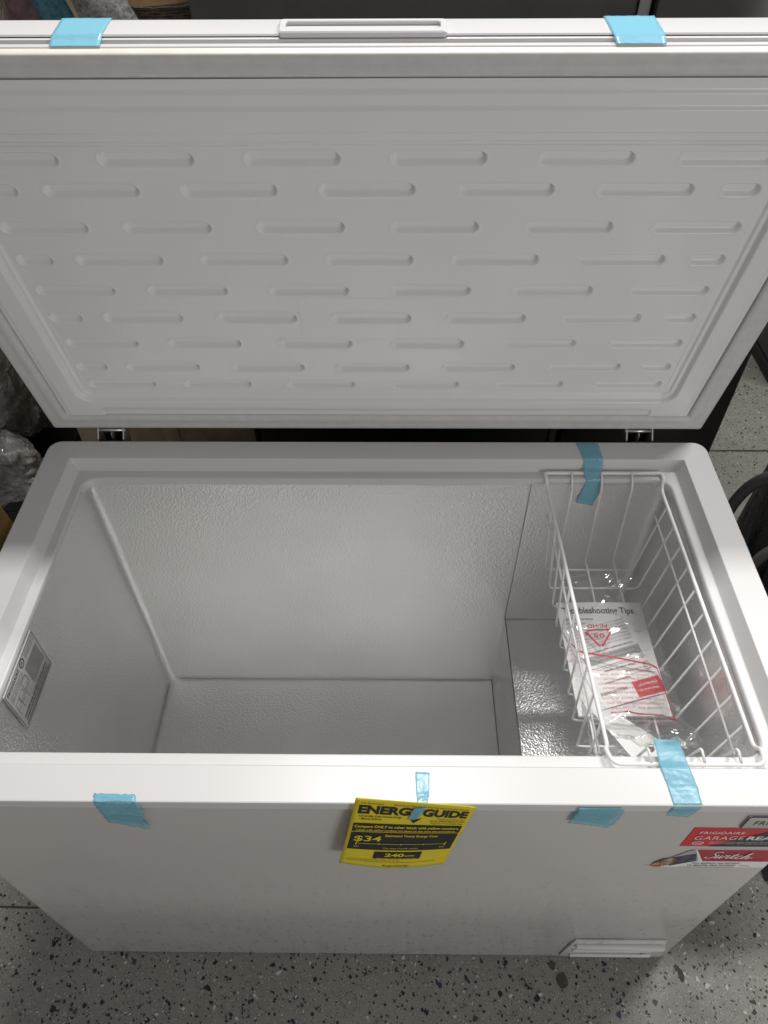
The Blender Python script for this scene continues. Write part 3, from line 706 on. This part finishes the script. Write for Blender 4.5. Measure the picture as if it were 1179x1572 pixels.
path([(.03, .500), (.50, .545), (.82, .565), (.88, .578), (.895, .76), (.90, .80)], .008); path([(.30, .765), (.60, .775), (.90, .790)], .008)
for k in range(9):
    upside(pm, ('WARNING TO AVOID DANGER', 'OF SUFFOCATION KEEP THIS', 'PLASTIC BAG AWAY FROM', 'BABIES AND CHILDREN DO', 'NOT USE IN CRIBS BEDS', 'CARRIAGES OR PLAYPENS', 'THIS BAG IS NOT A TOY', 'ATTENTION TENIR CE SAC', 'HORS DE PORTEE')[k], .86-.02*(k % 3), .590+.019*k, .60-.05*(k % 3), .0075)
pm.build('bag_print', M['red_line'], bg_o)

# ------------------------------------------------------------------ yellow energy tag
TL, TR, BL, BR = Vector((-.013, -.006, .835)), Vector((.135, -.0045, .804)), Vector((-.043, -.018, .635)), Vector((.105, -.009, .604))
TW, THh = .151, .202
def tagmap(x, y, h=0.0):      # x 0..TW, y 0..THh upward
    a, b = x/TW, 1-y/THh
    q = TL*(1-a)*(1-b)+TR*a*(1-b)+BL*(1-a)*b+BR*a*b
    q = q+Vector((0, -.005*math.sin(math.pi*a)*(b**2)-.005*math.sin(math.pi*b)*(1-a), -.005*math.sin(math.pi*a)*b*b))
    return q+Vector((0, -h, .2*h))
nu, nv = 20, 24
v = [tagmap(TW*i/nu, THh*j/nv) for j in range(nv+1) for i in range(nu+1)]
f = [(j*(nu+1)+i, j*(nu+1)+i+1, (j+1)*(nu+1)+i+1, (j+1)*(nu+1)+i) for j in range(nv) for i in range(nu)]
et = mesh('energy_tag', v, f, M['yellow'], None, True); md = et.modifiers.new('thickness', 'SOLIDIFY'); md.thickness = .0006; md.offset = 1
tag(et, 'yellow energy cost tag taped to the middle of the freezer front', 'tag')
K = Print(lambda a, b: tagmap(a, b, .0012))
K.line('U.S. Government', .0085, .1905, .028, .0038); K.line('Federal law prohibits removal of this label before consumer purchase.', .049, .1905, .095, .0038)
K.line('ENERG', .0065, .1680, .066, .0185, bold=.045); K.line('GUIDE', .0880, .1680, .058, .0185, bold=.045)
K.stroke([(.0735, .1865), (.0805, .1740), (.0805, .1560)], .0048); K.stroke([(.0875, .1865), (.0805, .1740)], .0048); K.poly([(.0715, .1620), (.0805, .1470), (.0895, .1620), (.0805, .1560)])
K.line('Convertible Chest Freezer-Fridge', .0085, .1590, .055, .0045, bold=.01); K.line('• Manual Defrost', .0105, .1520, .028, .0045, bold=.01)
K.line('Curtis International Ltd.', .110, .1590, .036, .0042); K.line('Model: EFRF1048-B-6COM', .101, .1525, .045, .0042); K.line('Capacity: 10.4 Cubic Feet', .103, .1460, .043, .0042)
K.rect(.0045, .1200, .1465, .1420, 12); K.rect(.0045, .0630, .1465, .1170, 12); K.rect(.0430, .0330, .1090, .0570, 8)
K.line('1 Your cost will depend on your utility rates and use.', .0085, .0260, .075, .0034); K.line('2 Estimated operating cost based on a national average electricity cost of 14 cents per kWh.', .0085, .0200, .125, .0034)
K.line('ftc.gov/energy', .060, .0070, .038, .0050, bold=.01)
K.build('tag_black_print', M['tag_ink'], et)
K = Print(lambda a, b: tagmap(a, b, .0020))
K.line('Compare ONLY to other labels with yellow numbers.', .0065, .1325, .1370, .0066, bold=.028); K.line('Labels with yellow numbers are based on the same test procedures.', .0100, .1235, .1310, .0050, bold=.02)
K.line('$34', .0100, .0930, .0360, .0160, bold=.012); K.line('Estimated Yearly Energy Cost', .0500, .1080, .0700, .0062, bold=.025)
K.stroke([(.0145, .0895), (.0145, .0800)], .0014); K.stroke([(.0145, .0850), (.1350, .0850)], .0011); K.stroke([(.1350, .0920), (.1350, .0800)], .0014)
for x in (.0450, .0750, .1050): K.stroke([(x, .0870), (x, .0830)], .0012)
K.line('$33', .0125, .0730, .0065, .0045); K.line('$48', .1290, .0730, .0065, .0045); K.line('Cost range of similar models', .0520, .0700, .0480, .0046)
K.line('240', .0580, .0440, .0270, .0105, bold=.035); K.line('kWh', .0865, .0440, .0130, .0060, bold=.01); K.line('Estimated Yearly Electricity Use', .0490, .0355, .0540, .0046)
K.build('tag_yellow_print', M['yellow'], et)

# ------------------------------------------------------------------ pieces of blue tape
G = 'blue packing tape pieces on the freezer'
def tape(label, rows_, wr=.0006, th=.0003, nu=12, sub=10, edge=.0006, seed=0, out=(0, -.3, 1)):
    L_ = [Vector(a) for a, b in rows_]; R2 = [Vector(b) for a, b in rows_]; v = []; nr = 0
    for k in range(len(L_)-1):
        for j in range(sub):
            t_ = j/sub; v.append((L_[k].lerp(L_[k+1], t_), R2[k].lerp(R2[k+1], t_)))
    v.append((L_[-1], R2[-1])); V_ = []
    o_ = Vector(out).normalized()
    for r_, (a, b) in enumerate(v):
        for i in range(nu+1):
            q = a.lerp(b, i/nu); d = wr*(.6+abs(noise.noise((i*.55+seed*7, r_*.35, seed)))*2.2)
            ex = edge*noise.noise((r_*.9, seed*3.1, i//nu)) if i in (0, nu) else 0
            V_.append(q+o_*d+(b-a).normalized()*ex)
    f = [(j*(nu+1)+i, j*(nu+1)+i+1, (j+1)*(nu+1)+i+1, (j+1)*(nu+1)+i) for j in range(len(v)-1) for i in range(nu)]
    o = mesh('tape_piece', V_, [q[::-1] for q in f], M['tape'], None, True)
    md = o.modifiers.new('thickness', 'SOLIDIFY'); md.thickness = th
    return tag(o, label, 'tape', G)
e1, e2 = .6805, .6812
tape('blue tape wrapped over the raised lid edge, left of the handle', [(lid(-.326, .62, -.0595), lid(-.272, .62, -.0595)), (lid(-.328, .672, -.0592), lid(-.274, .672, -.0592)), (lid(-.329, e1, -.0535), lid(-.275, e1, -.0535)), (lid(-.333, e1, -.0225), lid(-.279, e1, -.0225)), (lid(-.334, .6785, -.016), lid(-.280, .6785, -.016)), (lid(-.334, .6772, -.0065), lid(-.280, .6772, -.0065))], .0002, seed=1, out=LS)
tape('blue tape with bubbled lower end on the raised lid edge, right of the handle', [(lid(.254, .62, -.0595), lid(.308, .62, -.0595)), (lid(.254, .672, -.0592), lid(.308, .672, -.0592)), (lid(.255, e1, -.0535), lid(.309, e1, -.0535)), (lid(.259, e1, -.0255), lid(.3135, e1, -.0255)), (lid(.261, .6800, -.016), lid(.3145, .6800, -.016)), (lid(.2625, .6775, -.0065), lid(.315, .6775, -.0065))], .0005, seed=2, out=LS)
zt_ = H+.0004; yf = -.0042
tape('crumpled blue tape folded over the front edge at the left', [((-.341, .0085, zt_), (-.289, .0075, zt_)), ((-.340, -.0015, zt_-.0004), (-.287, -.0015, zt_-.0004)), ((-.338, -.0050, .800), (-.283, -.0050, .800)), ((-.336, -.0062, .782), (-.282, -.0062, .778)), ((-.338, -.0045, .760), (-.290, -.0045, .756)), ((-.338, -.003, .739), (-.288, -.003, .720))], .0014, seed=3, edge=.002, out=(0, -1, .2))
tape('wide crumpled blue tape hanging on the front face, left of the stickers', [((.2620, -.0050, .8050), (.3160, -.0050, .8050)), ((.2600, -.0052, .786), (.3190, -.0052, .790)), ((.2590, -.004, .770), (.3175, -.004, .766)), ((.2570, -.003, .752), (.3125, -.003, .736))], .0012, seed=4, edge=.003, out=(0, -1, .2))
tape('pale blue tape from the basket over the rim to the front face', [((.376, .089, .7985), (.409, .088, .7975)), ((.3745, .070, .8035), (.4095, .070, .8035)), ((.3735, .055, .8048), (.4100, .055, .8048)), ((.3720, .0445, .8100), (.4090, .0445, .8100)), ((.3755, .020, zt_), (.4125, .020, zt_)), ((.3770, -.0015, zt_), (.4125, -.0015, zt_)), ((.3765, -.0048, .803), (.4110, -.0048, .803)), ((.3740, -.0045, .781), (.4035, -.0045, .775))], .0004, seed=5, out=(0, -.4, 1))
tape('narrow blue tape holding the yellow tag to the rim', [((.0605, .0375, zt_), (.0780, .0365, zt_)), ((.0610, .012, zt_), (.0775, .012, zt_)), ((.0620, -.0015, zt_+.0006), (.0750, -.0010, zt_+.0014)), ((.0575, -.0085, .8065), (.0725, -.0085, .8085)), ((.0545, -.0100, .792), (.0680, -.0100, .792)), ((.0500, -.0105, .775), (.0600, -.0105, .776))], .0004, seed=6, out=(0, -.5, 1))
tape('blue tape running from the back rim down over the rear basket wire', [((.3650, .6610, .8040), (.4030, .6610, .8040)), ((.3665, .6570, H+.0006), (.4050, .6570, H+.0006)), ((.3720, .6165, H+.0008), (.4080, .6165, H+.0008)), ((.3745, .6050, .7950), (.4070, .6050, .7950)), ((.3720, .5990, .7925), (.4030, .5990, .7925)), ((.3780, .5880, .782), (.4085, .5880, .780)), ((.3730, .5840, .752), (.4060, .5840, .750)), ((.3675, .5835, .728), (.3990, .5835, .721))], .0007, seed=7, edge=.0015, out=(0, -.7, .7))
tape('small blue tape end on the right side of the rim', [((.6005, .395, .806), (.6005, .438, .806)), ((.6025, .392, .79), (.6025, .436, .79)), ((.608, .385, .765), (.606, .43, .765))], .0008, seed=8, out=(1, 0, .1))

# ------------------------------------------------------------------ things behind and beside the freezer
M['charcoal'] = plain('charcoal_stainless', (.040, .037, .034), .33, .25, .08, 30)
M['charcoal_dark'] = plain('black_cabinet_paint', (.010, .010, .0105), .4)
fr_ = thing('dark_refrigerator', 'dark charcoal refrigerator right behind the freezer lid', 'refrigerator', (.23, 1.15, 0))
box('cabinet', (-.243, .862, .02), (.700, 1.5, 1.76), M['charcoal_dark'], fr_, .006)
box('door', (-.243, .800, .64), (.352, .858, 1.76), M['charcoal'], fr_, .006)
box('door', (.377, .800, .64), (.700, .858, 1.76), M['charcoal'], fr_, .006)
box('door_trim', (.356, .812, .64), (.373, .858, 1.76), plain('grey_door_trim', (.20, .20, .20), .35, .5), fr_, .002)
box('drawer', (-.243, .800, .06), (.700, .858, .632), M['charcoal_dark'], fr_, .006)
M['card'] = plain('brown_cardboard', (.46, .36, .25), .8, 0, .12, 24, .0006)
cb = thing('cardboard_box', 'tall brown cardboard box behind the left end of the freezer', 'box', (-.45, 1.1, 0))
box('carton', (-.640, .83, .0), (-.262, 1.25, 1.30), M['card'], cb, .004)
box('flap_seam', (-.455, .8270, .25), (-.425, .8295, 1.29), plain('carton_tape', (.52, .42, .28), .4), cb, .0005)
M['carton2'] = plain('stained_cardboard', (.10, .075, .055), .85, 0, .2, 20)
# shrink-wrapped bundle on a black chest
tw = NT('shrink_wrap_film'); p = tw.pos()
nz = tw.noise(tw.mapping(p, (1, 1, .6)), 9, 6, .7, 1.6)
wvec = tw.n('ShaderNodeTexNoise'); wvec.inputs['Scale'].default_value = 9; wvec.inputs['Detail'].default_value = 3; tw.l(p, wvec.inputs['Vector'])
wsc = tw.n('ShaderNodeVectorMath', operation='SCALE'); wsc.inputs['Scale'].default_value = .16; tw.l(wvec.outputs['Color'], wsc.inputs[0])
wad = tw.n('ShaderNodeVectorMath', operation='ADD'); tw.l(p, wad.inputs[0]); tw.l(wsc.outputs[0], wad.inputs[1])
vc1 = tw.n('ShaderNodeTexVoronoi', feature='DISTANCE_TO_EDGE'); vc1.inputs['Scale'].default_value = 17; tw.l(wad.outputs[0], vc1.inputs['Vector'])
vc2 = tw.n('ShaderNodeTexVoronoi', feature='DISTANCE_TO_EDGE'); vc2.inputs['Scale'].default_value = 46; tw.l(wad.outputs[0], vc2.inputs['Vector'])
cc = tw.ramp(nz, [(.34, (.035, .028, .023)), (.48, (.15, .12, .095)), (.68, (.36, .30, .25))])
tw.set(Base_Color=cc, Roughness=.30, Coat_Weight=1.0, Coat_Roughness=.05)
nb_ = tw.bump(vc2.outputs['Distance'], .35, .006, tw.bump(vc1.outputs['Distance'], .45, .02, tw.bump(nz, .6, .03)))
tw.l(nb_, tw.b.inputs['Normal']); tw.l(nb_, tw.b.inputs['Coat Normal']); M['wrap'] = tw.m
def lumpy(name, lo, hi, mat, par, amp=.02, sc=6, seed=0, cuts=18, rnd=.29):
    bm = bmesh.new(); bmesh.ops.create_cube(bm, size=1); bmesh.ops.subdivide_edges(bm, edges=bm.edges[:], cuts=cuts, use_grid_fill=True)
    lo, hi = Vector(lo), Vector(hi); ce = (lo+hi)/2; hf = (hi-lo)/2
    for q in bm.verts:
        u = q.co*2; m_ = max(abs(c) for c in u); ln = u.length; k = 1-rnd*max(0, ln/m_-1)
        c = Vector((ce[i]+u[i]*hf[i]*k for i in range(3)))
        d = noise.noise(c*sc+Vector((seed, 0, 0)))*amp+abs(noise.noise(c*sc*3.3+Vector((seed, 4, 0))))*amp*.6
        n_ = Vector((u[0]**5, u[1]**5, u[2]**5)).normalized(); q.co = c+n_*d
    bmesh.ops.recalc_face_normals(bm, faces=bm.faces[:]); me = bpy.data.meshes.new(name); bm.to_mesh(me); bm.free()
    return link(name, me, mat, par, True)
t = NT('crumpled_clear_film'); p = t.pos()
tr = t.n('ShaderNodeBsdfTransparent'); tr.inputs[0].default_value = (.90, .87, .84, 1)
gl = t.n('ShaderNodeBsdfGlossy'); gl.inputs['Roughness'].default_value = .10
df = t.n('ShaderNodeBsdfDiffuse'); df.inputs[0].default_value = (.74, .69, .64, 1)
nzf = t.noise(p, 12, 5, .65, 2.0); bf = t.bump(nzf, .9, .03, t.bump(t.noise(p, 40, 3, .6, 1.5), .5, .008))
lw = t.n('ShaderNodeLayerWeight'); lw.inputs['Blend'].default_value = .45; t.l(bf, lw.inputs['Normal']); t.l(bf, gl.inputs['Normal']); t.l(bf, df.inputs['Normal'])
m1 = t.n('ShaderNodeMixShader'); t.l(t.ramp(nzf, [(.45, (.10,)*3), (.70, (.60,)*3)]), m1.inputs[0]); t.l(tr.outputs[0], m1.inputs[1]); t.l(df.outputs[0], m1.inputs[2])
fr = t.n('ShaderNodeMapRange', i_1=0.0, i_2=1.0, i_3=.10, i_4=.85); t.l(lw.outputs['Facing'], fr.inputs[0])
m2 = t.n('ShaderNodeMixShader'); t.l(fr.outputs[0], m2.inputs[0]); t.l(m1.outputs[0], m2.inputs[1]); t.l(gl.outputs[0], m2.inputs[2])
t.l(m2.outputs[0], t.out.inputs['Surface']); M['film'] = t.m
wb = thing('wrapped_bundle', 'brownish bundle in crinkled clear shrink wrap beside the lid, left edge', 'bundle', (-1.0, .98, .52))
lumpy('wrapped_load', (-1.43, .83, .535), (-.735, 1.28, 1.36), plain('brown_load', (.20, .165, .135), .7, 0, .3, 9), wb, .02, 5)
lumpy('wrap_film', (-1.45, .795, .54), (-.705, 1.3, 1.38), M['film'], wb, .040, 7, 2, 44)
lumpy('loose_film', (-1.2, .760, .535), (-.728, .83, .70), M['film'], wb, .034, 14, 3, 40)
kc = thing('black_chest', 'black chest under the shrink-wrapped bundle at the left', 'chest', (-1.0, 1.0, 0))
box('chest_body', (-1.45, .78, .0), (-.74, 1.3, .485), M['charcoal_dark'], kc, .008)
box('chest_lid', (-1.455, .775, .488), (-.735, 1.305, .527), M['charcoal_dark'], kc, .008)
M['wood'] = NT('varnished_pine'); tt = M['wood']; gp = tt.noise(tt.mapping(tt.pos(), (60, 3, 60)), 1, 4, .6)
tt.set(Base_Color=tt.ramp(gp, [(.3, (.10, .06, .018)), (.7, (.22, .14, .05))]), Roughness=.5); M['wood'] = tt.m
wf = thing('wooden_frame', 'yellow pine frame with metal bracket standing left of the freezer', 'frame', (-.72, .58, 0))
rot_ = lambda c: (c.x-.10*(c.z-.65), c.y, c.z)
box('upright', (-.795, .560, .0), (-.744, .640, .680), M['wood'], wf, .003, fn=rot_)
box('upright', (-.80, .30, .0), (-.742, .345, .60), M['wood'], wf, .003, fn=rot_)
box('cross_rail', (-.795, .31, .56), (-.735, .56, .60), M['wood'], wf, .003)
br = box('bracket', (-.772, .553, .570), (-.752, .5585, .638), plain('galvanised_bracket', (.45, .45, .43), .35, 1.0), wf, .001, fn=rot_)
tube('bracket_screw', [rot_(Vector((-.762, .5535, .625))), rot_(Vector((-.762, .5510, .625)))], .004, M['dark'], br, 10)
# soft goods and basket on the tall carton (seen above the lid's left end)
tf = NT('grey_fleece'); p = tf.pos(); nf = tf.noise(p, 130, 5, .8)
tf.set(Base_Color=tf.ramp(nf, [(.35, (.10, .10, .10)), (.65, (.38, .38, .37))]), Roughness=.95); tf.l(tf.bump(nf, 1, .006), tf.b.inputs['Normal']); M['fleece'] = tf.m
tf = NT('teal_blanket'); p = tf.pos(); nf = tf.noise(p, 110, 5, .8)
tf.set(Base_Color=tf.ramp(nf, [(.35, (.03, .11, .15)), (.65, (.09, .27, .34))]), Roughness=.9); tf.l(tf.bump(nf, 1, .006), tf.b.inputs['Normal']); M['teal'] = tf.m
M['mauve'] = plain('mauve_cloth', (.15, .10, .105), .9, 0, .2, 70, .003)
M['cream'] = plain('cream_edging', (.42, .34, .22), .8)
def roll(name, label, mat, pts, r, cat='blanket', group=None):
    o = tube(name, catmull(pts, 8), r, mat, None, 20)
    for q in o.data.vertices: q.co += Vector((noise.noise(q.co*22), noise.noise(q.co*22+Vector((5, 0, 0))), noise.noise(q.co*22+Vector((0, 5, 0)))))*.006
    return tag(o, label, cat, group)
roll('fleece_blanket', 'rolled grey fleece blanket above the lid, beside the woven basket', M['fleece'], [(-.415, .92, 1.50), (-.400, .91, 1.45), (-.375, .91, 1.40), (-.345, .92, 1.34)], .040)
roll('teal_blanket', 'rolled teal blanket above the lid, left of the grey fleece', M['teal'], [(-.480, .94, 1.52), (-.470, .93, 1.45), (-.440, .92, 1.39), (-.415, .92, 1.34)], .034)
roll('cream_cord', 'thin cream edging strip between the teal blanket and the grey fleece', M['cream'], [(-.4550, .900, 1.50), (-.4400, .893, 1.45), (-.4130, .893, 1.40), (-.39, .90, 1.35)], .006, 'edging')
roll('mauve_cloth', 'mauve folded cloth above the lid, left of the teal blanket', M['mauve'], [(-.512, .97, 1.53), (-.512, .96, 1.45), (-.498, .95, 1.39), (-.48, .95, 1.34)], .040, 'cloth')
ub = thing('woven_basket', 'dark woven basket with a pale wooden rim behind the lid', 'basket', (-.305, .98, 1.3))
M['wicker'] = plain('dark_wicker', (.085, .06, .042), .6, 0, .3, 160, .001)
def arc(cx, cyy, r, z, n=44, tilt=.0): return [(cx+r*math.cos(a), cyy+r*math.sin(a), z+tilt*math.cos(a)) for a in [6.283*i/n for i in range(n)]]
bcx, bcy = -.318, 1.02
for k in range(32):
    tube('coil', [(x, y, z+.0007*math.sin(i*2.4+k*math.pi)) for i, (x, y, z) in enumerate(arc(bcx, bcy, .098+.0006*k, 1.3045+k*.0040, 60))], .0023, M['wicker'], ub, 6, True)
loft('basket_wall', [[(bcx+r*math.cos(a), bcy+r*math.sin(a), z) for a in [6.283*i/40 for i in range(40)]] for z, r in ((1.3005, .094), (1.43, .113))], M['wicker'], ub, True)
loft('wooden_rim', [[(bcx+r*math.cos(a), bcy+r*math.sin(a), z+.07*math.cos(a)*.10) for a in [6.283*i/48 for i in range(48)]] for z, r in ((1.434, .118), (1.434, .124), (1.452, .124), (1.452, .118), (1.434, .118))], plain('pale_wood_rim', (.42, .27, .12), .55, 0, .12, 50), ub)
roll('plastic_sheet', 'crumpled clear plastic sheeting above the lid at the far left', M['wrap'], [(-.585, 1.0, 1.50), (-.59, .99, 1.43), (-.60, .98, 1.35)], .058, 'plastic')

# black wrapped appliance at the right, with a grey hose looped on it
tk = NT('black_stretch_film'); p = tk.pos()
nk = tk.noise(tk.mapping(p, (1, 1, .35), (0, .5, .3)), 16, 5, .7, 2.4)
tk.set(Base_Color=tk.ramp(nk, [(.45, (.006, .0065, .008)), (.62, (.012, .012, .014)), (.70, (.09, .09, .085))]), Roughness=.22)
tk.l(tk.bump(nk, .8, .02), tk.b.inputs['Normal']); M['blackwrap'] = tk.m
ra = thing('wrapped_appliance', 'black appliance in stretch film standing right of the freezer', 'appliance', (1.15, .45, 0))
lumpy('film_cover', (.808, .36, .055), (1.5, .780, .95), M['blackwrap'], ra, .010, 7, 5, 18, .06)
box('base', (.835, .145, .0), (1.49, .76, .06), M['dark'], ra, .006)
tube('drain_hose', catmull([(.80, .75, .33), (.792, .762, .411), (.788, .775, .454), (.788, .779, .515), (.790, .758, .593), (.792, .717, .663), (.80, .657, .728)], 10), .0125, plain('grey_hose', (.15, .145, .14), .5, 0, .1), ra, 12)
tube('power_cord', catmull([(.80, .59, .36), (.790, .612, .423), (.788, .623, .464), (.789, .621, .507), (.790, .604, .561), (.80, .583, .613)], 8), .0110, plain('grey_cord', (.17, .165, .16), .5), ra, 10)
dr = thing('far_appliance', 'dark appliance standing on the floor at the far right, behind', 'appliance', (1.9, 2.3, 0))
box('body', (1.435, 1.895, .05), (2.3, 2.7, 1.7), plain('bronze_stainless', (.085, .075, .068), .35, .4, .08), dr, .008)
box('plinth', (1.43, 1.885, .0), (2.3, 2.7, .047), M['dark'], dr, .004)
box('door', (1.435, 1.845, .06), (2.3, 1.89, 1.7), M['charcoal'], dr, .006)
